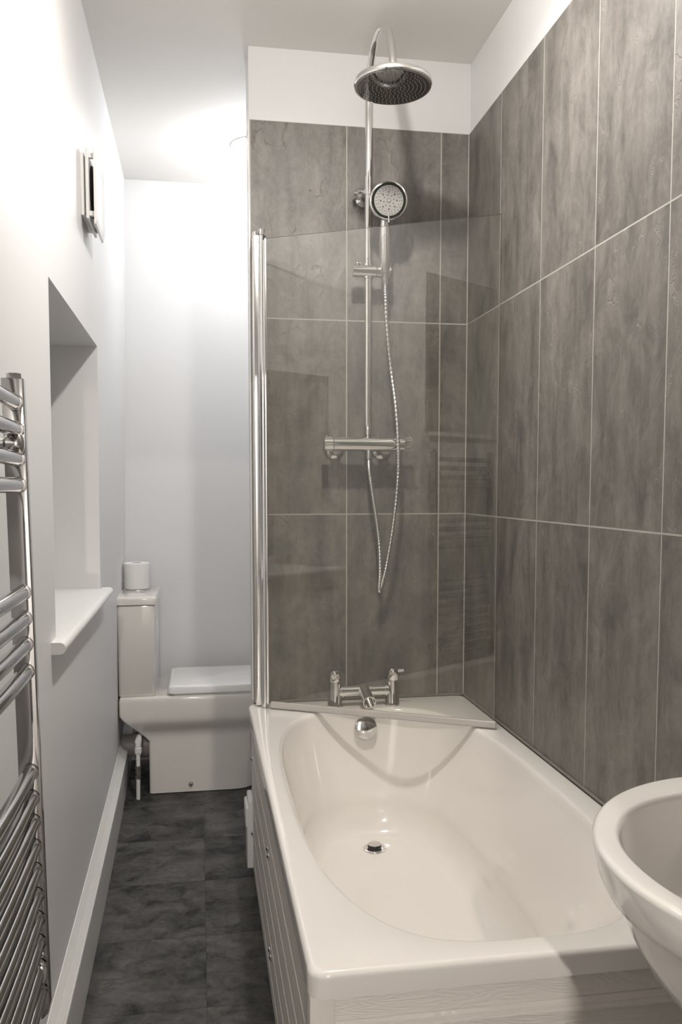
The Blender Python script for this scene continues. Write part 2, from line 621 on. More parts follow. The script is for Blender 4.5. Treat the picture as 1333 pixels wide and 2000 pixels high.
# partition (shower back wall)
bm = B(); box(bm, -0.688, 0.004, 0.0115, 0.15, 0, CEIL)
wall_back = struct(obj('wall_back', bm, M['paint'], smooth=False))
cladding(cells, lambda u, d, z: (u, d, z), 'tile_cladding', wall_back)
bm = B(); box(bm, -0.6885, -0.0005, 0.0003, 0.0112, 0.02, TT - 0.0005)
obj('grout', bm, M['grout'], wall_back, smooth=False)
bm = B(); box(bm, -0.6925, -0.6882, 0.0005, 0.0125, 0.56, TT, 0.001)
obj('edge_trim', bm, M['gloss_white'], wall_back)
bm = B(); box(bm, -0.6895, 0.0035, 0.0113, 0.15, TT + 0.001, CEIL)
obj('upper_plaster', bm, M['paint'], wall_back, smooth=False)

uy = [0.0, 0.2945] + [0.2945 + 0.2992 * i for i in range(1, 9)]
cells = [(a, min(c, 2.78), p, q) for a, c in zip(uy[:-1], uy[1:]) for p, q in zr if a < 2.78]
cladding(cells, lambda u, d, z: (0.0 + d - 0.0035, -u, z), 'tile_cladding', wall_right)
bm = B(); box(bm, -0.0032, 0.0042, -2.78, 0.010, 0.004, TT - 0.0005)
obj('grout', bm, M['grout'], wall_right, smooth=False)
# caulked corner line
bm = B(); tube(bm, [(-0.0030, 0.0000, 0.55), (-0.0030, 0.0000, TT - 0.001)], 0.0030, 8)
obj('corner_grout', bm, M['grout'], wall_right)

# door wall behind the camera, doorway, and the hall beyond
DX0, DX1, DZ = -1.13, -0.588, 2.05
bm = B()
box(bm, -1.24, DX0, YN - 0.10, YN, 0, CEIL)
box(bm, DX1, 0.10, YN - 0.10, YN, 0, CEIL)
box(bm, DX0, DX1, YN - 0.10, YN, DZ, CEIL)
struct(obj('wall_near', bm, M['paint'], smooth=False))
bm = B()
for a in (DX0, DX1 - 0.02):
    box(bm, a, a + 0.02, YN - 0.11, YN + 0.012, 0, DZ, 0.002)
box(bm, DX0, DX1, YN - 0.11, YN + 0.012, DZ - 0.02, DZ, 0.002)
struct(obj('door_1', bm, M['gloss_white']))
bm = B()
box(bm, -2.2, -2.1, -5.2, YN - 0.10, 0, CEIL); box(bm, 0.6, 0.7, -5.2, YN - 0.10, 0, CEIL)
box(bm, -2.2, 0.7, -5.3, -5.2, 0, CEIL); box(bm, -2.2, 0.7, -5.3, YN - 0.02, CEIL, CEIL + 0.05)
box(bm, -2.2, -1.24, YN - 0.12, YN - 0.10, 0, CEIL); box(bm, 0.10, 0.7, YN - 0.12, YN - 0.10, 0, CEIL)
struct(obj('wall_hall', bm, M['paint'], smooth=False))
bm = B(); box(bm, -2.2, 0.7, -5.3, YN - 0.06, -0.06, -0.001)
struct(obj('floor_hall', bm, simple('hall_carpet', (0.12, 0.11, 0.10), 0.9, noise=0.1, nscale=200), smooth=False))

# skirtings
SK = [(0, 0), (0.0270, 0), (0.0270, 0.146), (0.0295, 0.1475), (0.0305, 0.151), (0.0295, 0.1545), (0.0275, 0.1560),
      (0.0262, 0.1552), (0.0262, 0.1575), (0.0145, 0.1700), (0.0135, 0.1692), (0.0130, 0.1720), (0.0035, 0.1830), (0.0022, 0.1850), (0.0, 0.1855)]
bm = B()
yy = [YN, -2.4, -2.0, -1.6, -1.2, -0.8, -0.5, -0.2, 0.1, 0.4, 0.7, 0.95, YF]
rings = [[(wall_x(y, z) + t, y, z) for t, z in SK] for y in yy]
loft(bm, rings, True, True)
struct(obj('baseboard_left', bm, M['gloss_white'], angle=18))
SKP = [(0, 0), (0.0215, 0), (0.0215, 0.134), (0.026, 0.138), (0.026, 0.190), (0.023, 0.196), (0.0165, 0.197), (0.0165, 0.212), (0.0135, 0.217), (0, 0.217)]
bm = B(); prism(bm, [(-0.6885 - t, z) for t, z in SKP], 0.035, 0.15, 'y', bev=0.0012)
struct(obj('baseboard_partition', bm, M['gloss_white'], angle=40))

# ------------------------------------------------------------------ bath
bath = thing('bathtub', 'white acrylic bathtub with rounded well, set against the grey slate tiled walls', 'bathtub', (-0.354, -0.76, 0))
RZ = 0.55
ox0, ox1, oy0, oy1 = -0.7055, -0.0045, -1.522, -0.0035
icx, icy = -0.362, -0.797


def sup(a, b_, n, th):
    c, s = abs(math.cos(th)), abs(math.sin(th))
    return ((c / a) ** n + (s / b_) ** n) ** (-1.0 / n)


def outline(p, th):
    """well outline at depth parameter p (0 rim, 1 floor), direction th"""
    top_r = sup(0.290, 0.667, 3.2, th)
    x0 = icx + top_r * math.cos(th); y0 = icy + top_r * math.sin(th)
    bx, by = -0.374, -0.655
    r1 = sup(0.168, 0.415, 2.8, th)
    x1 = bx + r1 * math.cos(th); y1 = by + r1 * math.sin(th)
    return x0 + (x1 - x0) * p, y0 + (y1 - y0) * p


outer = resample_ring(rrect(ox0, ox1, oy0, oy1, 0.022, 8), 320)
ths = [math.atan2(y - icy, x - icx) for x, y in outer]
bm = B()
rings = []


def inset(k):
    return [(icx + (x - icx) * (1 - k / 0.35), icy + (y - icy) * (1 - k / 0.76)) for x, y in outer]


for k, z in ((0.004, 0.512), (0.0, 0.512), (0.0, 0.540)):
    rings.append([(x, y, z) for x, y in inset(k)])
for j in range(1, 6):
    a = PI / 2 * j / 5
    rings.append([(x, y, 0.540 + 0.010 * math.sin(a)) for x, y in inset(0.010 * (1 - math.cos(a)))])
# rim top to inner lip
lip = 0.022
ext = [outline(-0.16 * 0 , t) for t in ths]


def grow(t, g):
    x, y = outline(0, t)
    return x + g * math.cos(t), y + g * math.sin(t)


def mixring(f, z):
    rr = []
    for (xo, yo), t in zip(inset(0.010), ths):
        xi, yi = grow(t, min(0.016, 0.016))
        rr.append((xo + (xi - xo) * f, yo + (yi - yo) * f, z))
    return rr


rings.append(mixring(0.5, RZ + 0.0002)); rings.append(mixring(1.0, RZ - 0.0002))
for j in range(1, 7):
    a = PI / 2 * j / 6
    rings.append([(*grow(t, 0.016 * (1 - math.sin(a))), RZ - 0.0002 - 0.020 * (1 - math.cos(a))) for t in ths])
prof = []
for j in range(1, 15):
    p = j / 14
    prof.append((0.50 * p, RZ - 0.020 - (0.245) * p))
ZF = 0.182
z_s = RZ - 0.265
for j in range(1, 17):
    a = PI / 2 * j / 16
    prof.append((0.50 + 0.50 * math.sin(a) ** 1.0 * 1.0 if False else 0.50 + 0.50 * (1 - math.cos(a)), z_s - (z_s - ZF - 0.004) * math.sin(a)))
for p, z in prof:
    rings.append([(*outline(p, t), z) for t in ths])
# floor, gently falling to the waste
bx, by = -0.374, -0.655
dx_, dy_ = -0.362, -0.305
for f in (0.85, 0.65, 0.4, 0.15):
    rr = []
    for t in ths:
        x, y = outline(1.0, t)
        rr.append((bx + (x - bx) * f, by + (y - by) * f, ZF + 0.004 * f))
    rings.append(rr)
loft(bm, rings, False, True)
tub = obj('tub_shell', bm, M['acrylic'], bath, angle=60)

# sealant where the rim meets the tiles
bm = B()
box(bm, ox0 + 0.02, -0.004, -0.0045, -0.0002, 0.5505, 0.5555)
box(bm, -0.0080, -0.0036, -1.50, -0.003, 0.5505, 0.5555)
obj('sealant_bead', bm, M['sealant'], bath, smooth=False)

# overflow cover: chrome disc on the sloping end
pe = outline(0.09, PI / 2)
oc = Vector((-0.360, pe[1] - 0.006, 0.497))
ax = Vector((0, -1, 0.22)).normalized()
bm = B(); lathe(bm, [(0.030, -0.004), (0.0345, 0.0), (0.0352, 0.010), (0.0335, 0.016), (0.026, 0.0185), (0.012, 0.020), (0, 0.0205)], oc, ax, 48)
obj('overflow_cover', bm, M['chrome'], bath, angle=50)
# waste and plug
dc = Vector((dx_, dy_, ZF + 0.0045))
bm = B(); lathe(bm, [(0.0, 0.0008), (0.021, 0.0008), (0.024, 0.003), (0.033, 0.003), (0.0355, 0.0005), (0.0355, -0.004)], dc, (0, 0, 1), 40)
waste = obj('waste_ring', bm, M['chrome'], bath, angle=50)
bm = B(); lathe(bm, [(0.017, 0.001), (0.0195, 0.003), (0.0195, 0.012), (0.018, 0.0135)], dc, (0, 0, 1), 32)
lathe(bm, [(0.0185, 0.0132), (0.018, 0.0155), (0.012, 0.0165), (0, 0.0168)], dc, (0, 0, 1), 32, mi=1)
obj('plug', bm, [M['black'], M['satin']], waste, angle=50)

# side panel: horizontal boards with bright grooves between them
PX = -0.6935
bm = B()
zs = [0.012, 0.060, 0.140, 0.220, 0.300, 0.380, 0.460]
for a, c in zip(zs[:-1], zs[1:]):
    pts = [(PX + 0.010, a), (PX + 0.0035, a), (PX + 0.0035, a + 0.003), (PX, a + 0.0075), (PX, c - 0.002), (PX + 0.003, c), (PX + 0.010, c)]
    prism(bm, pts, -1.500, -0.001, 'y')
box(bm, PX, PX + 0.010, -1.500, -0.001, 0.463, 0.486)
box(bm, PX, PX + 0.010, -0.580, -0.001, 0.4855, 0.513)
box(bm, PX + 0.030, PX + 0.040, -1.500, -0.58, 0.0, 0.513)
side = obj('side_panel', bm, M['board'], bath, angle=20)
bm = B(); box(bm, PX + 0.012, PX + 0.020, -1.49, -0.002, 0.0, 0.46)
obj('panel_backing', bm, M['board'], side, smooth=False)
for y, z in ((-0.640, 0.352), (-0.668, 0.345), (-0.684, 0.122), (-0.722, 0.124), (-0.010, 0.374), (-0.012, 0.133)):
    bm = B(); box(bm, PX - 0.004, PX + 0.001, y - 0.006, y + 0.006, z - 0.006, z + 0.006, 0.001)
    lathe(bm, [(0.003, 0), (0.003, 0.003), (0, 0.003)], (PX - 0.004, y, z), (-1, 0, 0), 12, mi=1)
    obj('panel_clip', bm, [M['chrome'], M['black']], side)
# end panel with post and beaded ledge
EY = -1.507
bm = B()
box(bm, -0.668, -0.006, EY, EY + 0.012, 0.0, 0.512, 0.001)
bead = [(EY, 0.452), (EY - 0.010, 0.452), (EY - 0.012, 0.4535), (EY - 0.012, 0.458), (EY - 0.009, 0.461), (EY - 0.0065, 0.462), (EY - 0.0065, 0.465), (EY - 0.003, 0.470), (EY, 0.471)]
prism(bm, bead, -0.668, -0.006, 'x')
obj('end_panel', bm, M['board'], bath, angle=25)
bm = B(); box(bm, -0.704, -0.669, EY - 0.009, EY + 0.03, 0.0, 0.5115, 0.0015)
obj('corner_post', bm, M['board_plain'], bath)

# ------------------------------------------------------------------ bath filler tap
tap = thing('bath_filler_tap', 'chrome two-lever bath filler on the back rim of the bathtub', 'tap', (-0.3525, -0.088, RZ))
TY = -0.088
for x, lev in ((-0.443, -1), (-0.262, 1)):
    bm = B()
    lathe(bm, [(0.0245, 0.0), (0.0245, 0.003), (0.0225, 0.010), (0.0190, 0.050), (0.0175, 0.078)], (x, TY, RZ), (0, 0, 1), 32)
    pil = obj('pillar', bm, M['chrome'], tap, angle=40)
    bm = B()
    ax = Vector((0.05 * lev, -0.10, 1)).normalized()
    lathe(bm, [(0.0170, 0.0), (0.0182, 0.002), (0.0182, 0.026), (0.0175, 0.033), (0.0145, 0.0365), (0, 0.0375)], (x, TY, RZ + 0.080), ax, 32)
    c0 = Vector((x, TY, RZ + 0.080)) + ax * 0.026
    d = Vector((0.30 if lev < 0 else 0.95, -1.0 if lev < 0 else -0.50, 0.16)).normalized()
    tube(bm, [c0 + d * 0.012, c0 + d * 0.022, c0 + d * 0.036], [0.0065, 0.0052, 0.0040], 12)
    obj('lever_cap', bm, M['chrome'], pil, angle=40)
bm = B()
tube(bm, [(-0.430, TY, RZ + 0.047), (-0.275, TY, RZ + 0.047)], 0.0165, 28)
for x in (-0.421, -0.284):
    tube(bm, [(x - 0.003, TY, RZ + 0.047), (x + 0.003, TY, RZ + 0.047)], 0.0185, 28)
obj('bridge', bm, M['chrome'], tap, angle=40)
bm = B()
c0 = Vector((-0.3525, TY, RZ + 0.052)); c1 = c0 + Vector((0.0, -0.092, -0.020))
dd = (c1 - c0).normalized()
R0, R1 = 0.0175, 0.0195
pr = [(0.0, 0.0), (R0, 0.0), (R1, (c1 - c0).length), (R1 - 0.0022, (c1 - c0).length), (R1 - 0.0026, (c1 - c0).length - 0.03), (0, (c1 - c0).length - 0.03)]
lathe(bm, pr, c0, dd, 32)
obj('spout', bm, M['chrome'], tap, angle=40)

# ------------------------------------------------------------------ shower
sh = thing('thermostatic_shower', 'chrome shower riser with round overhead rose and horizontal mixer bar on the back wall', 'shower', (-0.340, 0.0, 1.30))
MX, MY, MZ = -0.3365, -0.078, 1.3575
bm = B(); tube(bm, [(-0.446, MY, MZ), (-0.228, MY, MZ)], 0.0215, 32)
box(bm, -0.445, -0.229, MY + 0.002, MY + 0.018, MZ - 0.016, MZ + 0.016, 0.004)
mixer = obj('mixer_bar', bm, M['chrome'], sh, angle=40)
for s, x0, x1 in ((-1, -0.476, -0.448), (1, -0.226, -0.198)):
    bm = B(); tube(bm, [(x0, MY, MZ), (x0 + 0.001 * (s < 0), MY, MZ), (x1, MY, MZ)], [0.0205, 0.0215, 0.0215] if s < 0 else [0.0195, 0.0195, 0.0190], 32)
    for k in range(20):
        a = 2 * PI * k / 20
        yk, zk = MY + 0.0208 * math.cos(a), MZ + 0.0208 * math.sin(a)
        tube(bm, [(x0 + 0.004, yk, zk), (x1 - 0.004, yk, zk)], 0.0012, 6)
    kb = obj('control_knob', bm, M['chrome'], mixer, angle=40)
    bm = B(); tube(bm, [((x0 + x1) / 2 + 0.004 * s, MY, MZ + 0.0215), ((x0 + x1) / 2 + 0.004 * s, MY, MZ + 0.0270)], 0.0035, 12)
    obj('limit_button', bm, M['chrome'], kb)
for x in (-0.432, -0.282):
    bm = B(); lathe(bm, [(0.031, 0.0), (0.031, 0.002), (0.028, 0.007), (0.019, 0.012), (0.0165, 0.020), (0.0165, 0.066)], (x, 0.0, MZ - 0.014), (0, -1, 0), 36)
    obj('wall_elbow', bm, M['chrome'], sh, angle=40)
# riser and arm
RY = -0.078
bm = B()
tube(bm, [(-0.340, RY, MZ + 0.018), (-0.340, RY, 1.385), (-0.340, RY, 1.386), (-0.340, RY, 1.42), (-0.340, RY, 1.43), (-0.340, RY, 2.10)],
     [0.0075, 0.0075, 0.0125, 0.0125, 0.0103, 0.0103], 24)
obj('lower_riser', bm, M['chrome'], sh, angle=40)
bm = B(); tube(bm, [(-0.340, RY, 2.098), (-0.340, RY, 2.150)], 0.0128, 24)
obj('riser_sleeve', bm, M['chrome'], sh, angle=40)
bm = B()
arc = [(-0.340, RY, 2.148), (-0.340, RY, 2.22), (-0.340, RY, 2.30), (-0.340, RY, 2.36), (-0.340, -0.085, 2.415), (-0.340, -0.115, 2.462), (-0.340, -0.165, 2.492), (-0.341, -0.225, 2.496),
       (-0.342, -0.290, 2.478), (-0.343, -0.350, 2.438), (-0.344, -0.395, 2.388), (-0.345, -0.422, 2.335), (-0.345, -0.430, 2.292)]
tube(bm, catmull(arc, 6), 0.0105, 24)
obj('shower_arm', bm, M['chrome'], sh, angle=60)
bm = B()
lathe(bm, [(0.0215, 0.0), (0.0215, 0.003), (0.0160, 0.008), (0.0105, 0.012), (0.0100, 0.050)], (-0.343, 0.0, 2.108), (0, -1, 0), 32)
tube(bm, [(-0.343, -0.046, 2.108), (-0.343, RY - 0.004, 2.108)], 0.0125, 20)
lathe(bm, [(0.0, 0.0), (0.0135, 0.0), (0.0135, 0.012), (0.0, 0.012)], (-0.376, -0.028, 2.113), (1, 0, 0), 20)
tube(bm, [(-0.366, -0.028, 2.113), (-0.345, -0.030, 2.110)], 0.006, 12)
tube(bm, [(-0.372, -0.028, 2.124), (-0.350, -0.030, 2.124)], 0.0045, 12)
obj('wall_bracket', bm, M['chrome'], sh, angle=40)
# rain head
hc = Vector((-0.346, -0.432, 2.251))
hax = Vector((0.0, 0.015, 1)).normalized()
bm = B()
lathe(bm, [(0.0, 0.0), (0.095, 0.0), (0.0985, 0.0008), (0.1005, 0.004), (0.1005, 0.0115), (0.0985, 0.0150), (0.080, 0.0175), (0.035, 0.021), (0.024, 0.024), (0.022, 0.034), (0.0165, 0.038), (0.0140, 0.052), (0.0, 0.052)], hc, hax, 72)
M['head_chrome'] = simple('chrome_dark_reflection', (0.42, 0.41, 0.40), 0.06, metal=1.0, noise=0.01)  # chrome underside of the rose, its dark reflection painted into the base colour
rose = obj('rain_shower_head', bm, M['chrome'], sh, angle=30)
bm = B()
hx, hy = frame(hax)
lathe(bm, [(0.0, -0.0006), (0.093, -0.0006), (0.093, 0.0003)], hc, hax, 64)
for ring in range(1, 9):
    rr = 0.0105 * ring
    nn = 6 * ring
    for k in range(nn):
        a = 2 * PI * k / nn + ring * 0.2
        lathe(bm, [(0.0012, -0.0025), (0.0015, 0.0)], hc + hx * rr * math.cos(a) + hy * rr * math.sin(a), hax, 6, mi=1)
obj('nozzle_plate', bm, [M['head_chrome'], M['nozzle_light']], rose, angle=30)
# slider with handset holder
SZ = 1.874
bm = B(); tube(bm, [(-0.388, RY - 0.004, SZ), (-0.3875, RY - 0.004, SZ), (-0.318, RY - 0.004, SZ)], [0.0168, 0.0183, 0.0183], 28)
tube(bm, [(-0.340, RY, SZ - 0.021), (-0.340, RY, SZ + 0.021)], 0.0150, 24)
slider = obj('slider', bm, M['chrome'], sh, angle=40)
bm = B(); box(bm, -0.377, -0.362, RY - 0.012, RY + 0.002, SZ + 0.015, SZ + 0.023, 0.002)
obj('release_button', bm, M['rail_chrome'], slider)
bm = B(); tube(bm, [(-0.3160, RY - 0.004, SZ), (-0.273, RY - 0.004, SZ)], 0.0185, 28)
obj('handset_holder', bm, M['chrome'], slider, angle=40)

# hand shower with hose (one thing: they move together)
hs = thing('hand_shower', 'chrome hand shower with grey spray plate, hung beside the riser with its hose looped', 'hand shower', (-0.290, -0.10, 1.85))
HB = Vector((-0.291, -0.094, 1.850)); HT = Vector((-0.3005, -0.132, 2.010))
hd = HT - HB
bm = B()
pts = [HB + hd * t for t in (-0.02, 0.0, 0.12, 0.16, 0.3, 0.5, 0.7, 0.88, 1.0, 1.1)]
tube(bm, catmull([pts[i] for i in range(10)], 3), [0.0080] * 28 if False else [0.0095 + 0.0070 * math.sin(PI * min(1, max(0, (k - 4) / 23))) for k in range(28)], 24)
obj('handle', bm, M['chrome'], hs, angle=50)
hc2 = Vector((-0.2935, -0.150, 2.060))
fax = Vector((-0.16, -1.0, -0.12)).normalized()      # the spray face looks towards the room
bm = B()
lathe(bm, [(0.0, -0.030), (0.020, -0.028), (0.042, -0.018), (0.0535, -0.006), (0.0560, 0.002), (0.0545, 0.007), (0.0500, 0.0085), (0.0, 0.0080)], hc2, fax, 56)
tube(bm, [HT + hd * 0.02, HT + hd * 0.16, hc2 - fax * 0.014 + Vector((0, 0, -0.02))], [0.0105, 0.012, 0.016], 20)
head = obj('head_shell', bm, M['chrome'], hs, angle=50)
bm = B(); lathe(bm, [(0.0430, 0.0087), (0.0500, 0.0090), (0.0503, 0.0080), (0.0430, 0.0070)], hc2, fax, 56)
obj('face_ring', bm, M['ring_reflection'], head, angle=50)
bm = B(); lathe(bm, [(0.0, 0.0098), (0.0425, 0.0092), (0.0435, 0.0070)], hc2, fax, 48)
fx, fy = frame(fax)
for rr, nn, sz in ((0.0375, 24, 0.0011), (0.0305, 20, 0.0011), (0.0235, 8, 0.0022), (0.0150, 8, 0.0016), (0.0065, 10, 0.0008)):
    for k in range(nn):
        a = 2 * PI * k / nn + rr * 300
        lathe(bm, [(sz * 1.1, 0.0085), (sz, 0.0108), (0, 0.0110)], hc2 + fx * rr * math.cos(a) + fy * rr * math.sin(a), fax, 8, mi=1)
lathe(bm, [(0.0055, 0.0095), (0.0050, 0.0112), (0, 0.0112)], hc2, fax, 20, mi=0)
obj('spray_plate', bm, [M['spray_face'], M['nozzle']], head, angle=50)
bm = B()
lc = hc2 - Vector((0.0, 0.0, 0.046)) + fax * 0.010
tube(bm, [lc + Vector((0, 0, 0.012)), lc, lc + Vector((0, -0.002, -0.018))], [0.0022, 0.0026, 0.0030], 10)
obj('mode_lever', bm, M['chrome'], head)
hose_pts = [(-0.2905, -0.094, 1.848), (-0.2895, -0.092, 1.80), (-0.282, -0.086, 1.70), (-0.268, -0.080, 1.58), (-0.258, -0.100, 1.47), (-0.2525, -0.112, 1.36), (-0.2515, -0.110, 1.28),
            (-0.256, -0.098, 1.18), (-0.266, -0.086, 1.08), (-0.281, -0.076, 0.98), (-0.293, -0.070, 0.925), (-0.2985, -0.066, 0.905), (-0.3015, -0.070, 0.915), (-0.3000, -0.076, 0.97), (-0.3045, -0.080, 1.06), (-0.3145, -0.080, 1.14),
            (-0.327, -0.079, 1.22), (-0.3355, -0.078, 1.28), (-0.337, -0.078, 1.318)]
cp = catmull(hose_pts, 34)
bm = B()
tube(bm, cp, [0.0055 + (0.0011 if k % 4 < 2 else -0.0002) for k in range(len(cp))], 10)
hose = obj('hose', bm, M['satin'], hs, angle=80)
bm = B(); tube(bm, [(-0.337, -0.078, 1.312), (-0.337, -0.078, 1.328), (-0.337, -0.078, 1.340)], [0.0085, 0.0100, 0.0095], 12)
obj('hose_nut', bm, M['chrome'], hose)
bm = B(); tube(bm, [HB + hd * -0.10, HB + hd * 0.0], [0.0080, 0.0098], 16)
obj('hose_cone', bm, M['chrome'], hose)

# ------------------------------------------------------------------ shower screen
scr = thing('shower_screen', 'frameless clear glass bath screen hinged on a chrome post, swung in over the bathtub', 'shower screen', (-0.664, -0.02, 0.552))
bm = B()
box(bm, -0.6835, -0.6645, -0.050, -0.0006, 0.553, 1.975, 0.003)
box(bm, -0.6845, -0.6635, -0.012, -0.0006, 0.553, 1.975, 0.002)
obj('wall_profile', bm, M['satin'], scr, angle=30)
bm = B()
tube(bm, [(-0.6575, -0.0600, 0.553), (-0.6575, -0.0600, 1.970)], 0.0098, 24)
box(bm, -0.6525, -0.6465, -0.082, -0.062, 0.565, 1.957, 0.001)
hinge = obj('hinge_tube', bm, M['satin'], scr, angle=30)
for z0, z1 in ((1.972, 1.988), (0.5515, 0.566)):
    bm = B(); tube(bm, [(-0.6730, -0.030, z0), (-0.6730, -0.030, z1)], 0.0105, 20)
    tube(bm, [(-0.6575, -0.060, z0), (-0.6575, -0.060, z1)], 0.0088, 20)
    obj('end_cap', bm, M['chrome'], scr)
bm = B(); box(bm, -0.6535, -0.6480, -0.080, -0.060, 1.957, 1.972, 0.001)
obj('pivot_block', bm, M['black'], scr)
ga, gb = Vector((-0.650, -0.078, 0)), Vector((-0.0400, -0.408, 0))
gd = (gb - ga).normalized(); gn = Vector((gd.y, -gd.x, 0))
bm = B()


def slab(bm, a, c, h, z0, z1, mi, edge_mi=None, bev=0.0):
    vs = []
    for z in (z0, z1):
        for q in (a + gn * h, c + gn * h, c - gn * h, a - gn * h):
            vs.append(bm.verts.new((q.x, q.y, z)))
    fs = [(0, 1, 5, 4), (1, 2, 6, 5), (2, 3, 7, 6), (3, 0, 4, 7), (3, 2, 1, 0), (4, 5, 6, 7)]
    for k, f in enumerate(fs):
        face = bm.faces.new([vs[i] for i in f])
        face.material_index = mi if (edge_mi is None or k in (0, 2)) else edge_mi
    bmesh.ops.recalc_face_normals(bm, faces=bm.faces[:])


slab(bm, ga, gb, 0.0025, 0.572, 1.957, 0, 1)
obj('glass_pane', bm, [M['glass'], M['glass_edge']], scr, smooth=False)
bm = B()
t = bmesh.new()
slab(t, ga + gd * 0.01, gb + gd * 0.004, 0.0050, 0.5535, 0.5745, 0)
bmesh.ops.bevel(t, geom=t.edges[:], offset=0.0030, segments=3, affect='EDGES')
merge(bm, t)
obj('bottom_seal', bm, M['seal'], scr)

# ------------------------------------------------------------------ towel rail
rail = thing('towel_rail', 'tall chrome ladder towel rail with eighteen bars in three groups on the left wall', 'towel rail', (-1.108, -1.36, 0.42))
rail.rotation_euler = (0, -0.0159, 0)
RLEAN = 0.0159


def rx(z):   # lean of the rail, applied in world space
    return -1.0800 - (z - 0.439) * RLEAN


# stile and bar meshes are built already leaning, so the root keeps only its place
rail.rotation_euler = (0, 0, 0)
YA, YB = -1.352, -1.772
for y0, y1 in ((YA - 0.020, YA), (YB, YB + 0.020)):
    bm = B()
    pr = []
    zt, zb = 1.383, 0.430
    xt, xb2 = rx(zt), rx(zb)
    pr = [(xt - 0.030, zt), (xt, zt), (xb2, zb + 0.020), (xb2 - 0.003, zb + 0.008), (xb2 - 0.010, zb + 0.001), (xb2 - 0.018, zb), (xb2 - 0.030, zb + 0.001)]
    prism(bm, pr, y0, y1, 'y', bev=0.0018)
    st = obj('stile', bm, M['rail_chrome'], rail, angle=30)
    bm = B(); tube(bm, [(xt - 0.014, (y0 + y1) / 2, zt - 0.001), (xt - 0.014, (y0 + y1) / 2, zt + 0.007)], [0.0105, 0.0100], 6)
    obj('stile_cap', bm, M['rail_chrome'], st)
for z in (1.349, 1.310, 1.269, 1.231, 1.076, 1.038, 1.000, 0.960, 0.811, 0.772, 0.736, 0.698, 0.662, 0.624, 0.588, 0.552, 0.514, 0.476):
    x = rx(z) - 0.0135
    bm = B()
    mid = (YA + YB) / 2
    yv = [YB + 0.012 + (YA - YB - 0.024) * k / 16 for k in range(17)]
    tube(bm, [(x + 0.004 * (1 - ((y - mid) / (0.5 * (YA - YB))) ** 2), y, z) for y in yv], 0.0108, 20)
    for y in (YA - 0.0235, YB + 0.0235):
        tube(bm, [(x + 0.0012, y - 0.0018, z), (x + 0.0012, y + 0.0018, z)], 0.0122, 20)
    obj('bar', bm, M['rail_chrome'], rail, angle=40)
for z in (1.289, 0.508):
    for y in (YA - 0.034, YB + 0.034):
        bm = B()
        x = rx(z) - 0.013
        tube(bm, [(-1.1515, y, z), (-1.147, y, z), (-1.1465, y, z), (x - 0.012, y, z)], [0.014, 0.014, 0.008, 0.008], 20)
        lathe(bm, [(0.009, -0.016), (0.013, -0.012), (0.013, -0.001), (0.0165, 0.0), (0.0165, 0.005), (0.014, 0.0085), (0.006, 0.011), (0, 0.0113)], (x + 0.003, y, z), (1, 0, 0), 28)
        obj('wall_clamp', bm, M['chrome'], rail, angle=40)

# ------------------------------------------------------------------ toilet
toi = thing('toilet', 'white close-coupled toilet with squared cistern and lid closed, side on below the window', 'toilet', (-0.85, 0.945, 0))
TYN, TYF = 0.725, 1.090
TC = (TYN + TYF) / 2


def pan_ring(z):
    """plan outline of the pan body at height z, as x limits and half width"""
    if z >= 0.315:
        xl = -1.170 + 0.0 * z; hw = 0.1825
    elif z >= 0.215:
        f = (0.315 - z) / 0.10; xl = -1.160 + 0.100 * f; hw = 0.1825 - 0.040 * (0.5 - 0.5 * math.cos(PI * min(1, f * 1.25)))
    else:
        xl = -1.060; hw = 0.1425
    xr = -0.555 - 0.05 * max(0, (0.40 - z) / 0.40) - (0.03 if z < 0.30 else 0.03 * max(0, (0.34 - z) / 0.04))
    return xl, xr, hw


bm = B(); rings = []
zl = [0.0, 0.003, 0.05, 0.12, 0.18, 0.205, 0.215, 0.225, 0.235, 0.25, 0.265, 0.28, 0.295, 0.305, 0.3149, 0.33, 0.36, 0.385, 0.396, 0.402, 0.404]
for z in zl:
    xl, xr, hw = pan_ring(z)
    if 0.16 < z < 0.2249:
        xl = -1.060
    e = 0.004 if z == 0.0 else (0.0 if z < 0.39 else (0.0015 if z < 0.40 else (0.004 if z < 0.403 else 0.007)))
    xl += e; xr -= e; hw -= e
    ring = []
    rc = 0.012
    ring += [(xl + rc - rc * math.sin(a), TC + hw - rc + rc * math.cos(a)) for a in [PI / 2 * k / 5 for k in range(6)]]
    ring += [(xl + rc - rc * math.cos(a), TC - hw + rc - rc * math.sin(a)) for a in [PI / 2 * k / 5 for k in range(6)]]
    fr = 0.135
    for k in range(1, 25):
        a = -PI / 2 + PI * k / 25
        c, s = math.cos(a), math.sin(a)
        ring.append((xr - fr + fr * abs(c) ** 0.6, TC + hw * math.copysign(abs(s) ** 0.55, s)))
    rings.append([(x, y, z) for x, y in ring])
loft(bm, rings, True, True)
pan = obj('pan', bm, M['ceramic'], toi, angle=50)
bm = B(); lathe(bm, [(0.0095, 0.0), (0.0095, 0.004), (0.0070, 0.008), (0, 0.0095)], (-0.897, TC - 0.1425, 0.034), (0, -1, 0), 20)
obj('fixing_cap', bm, M['rail_chrome'], pan)
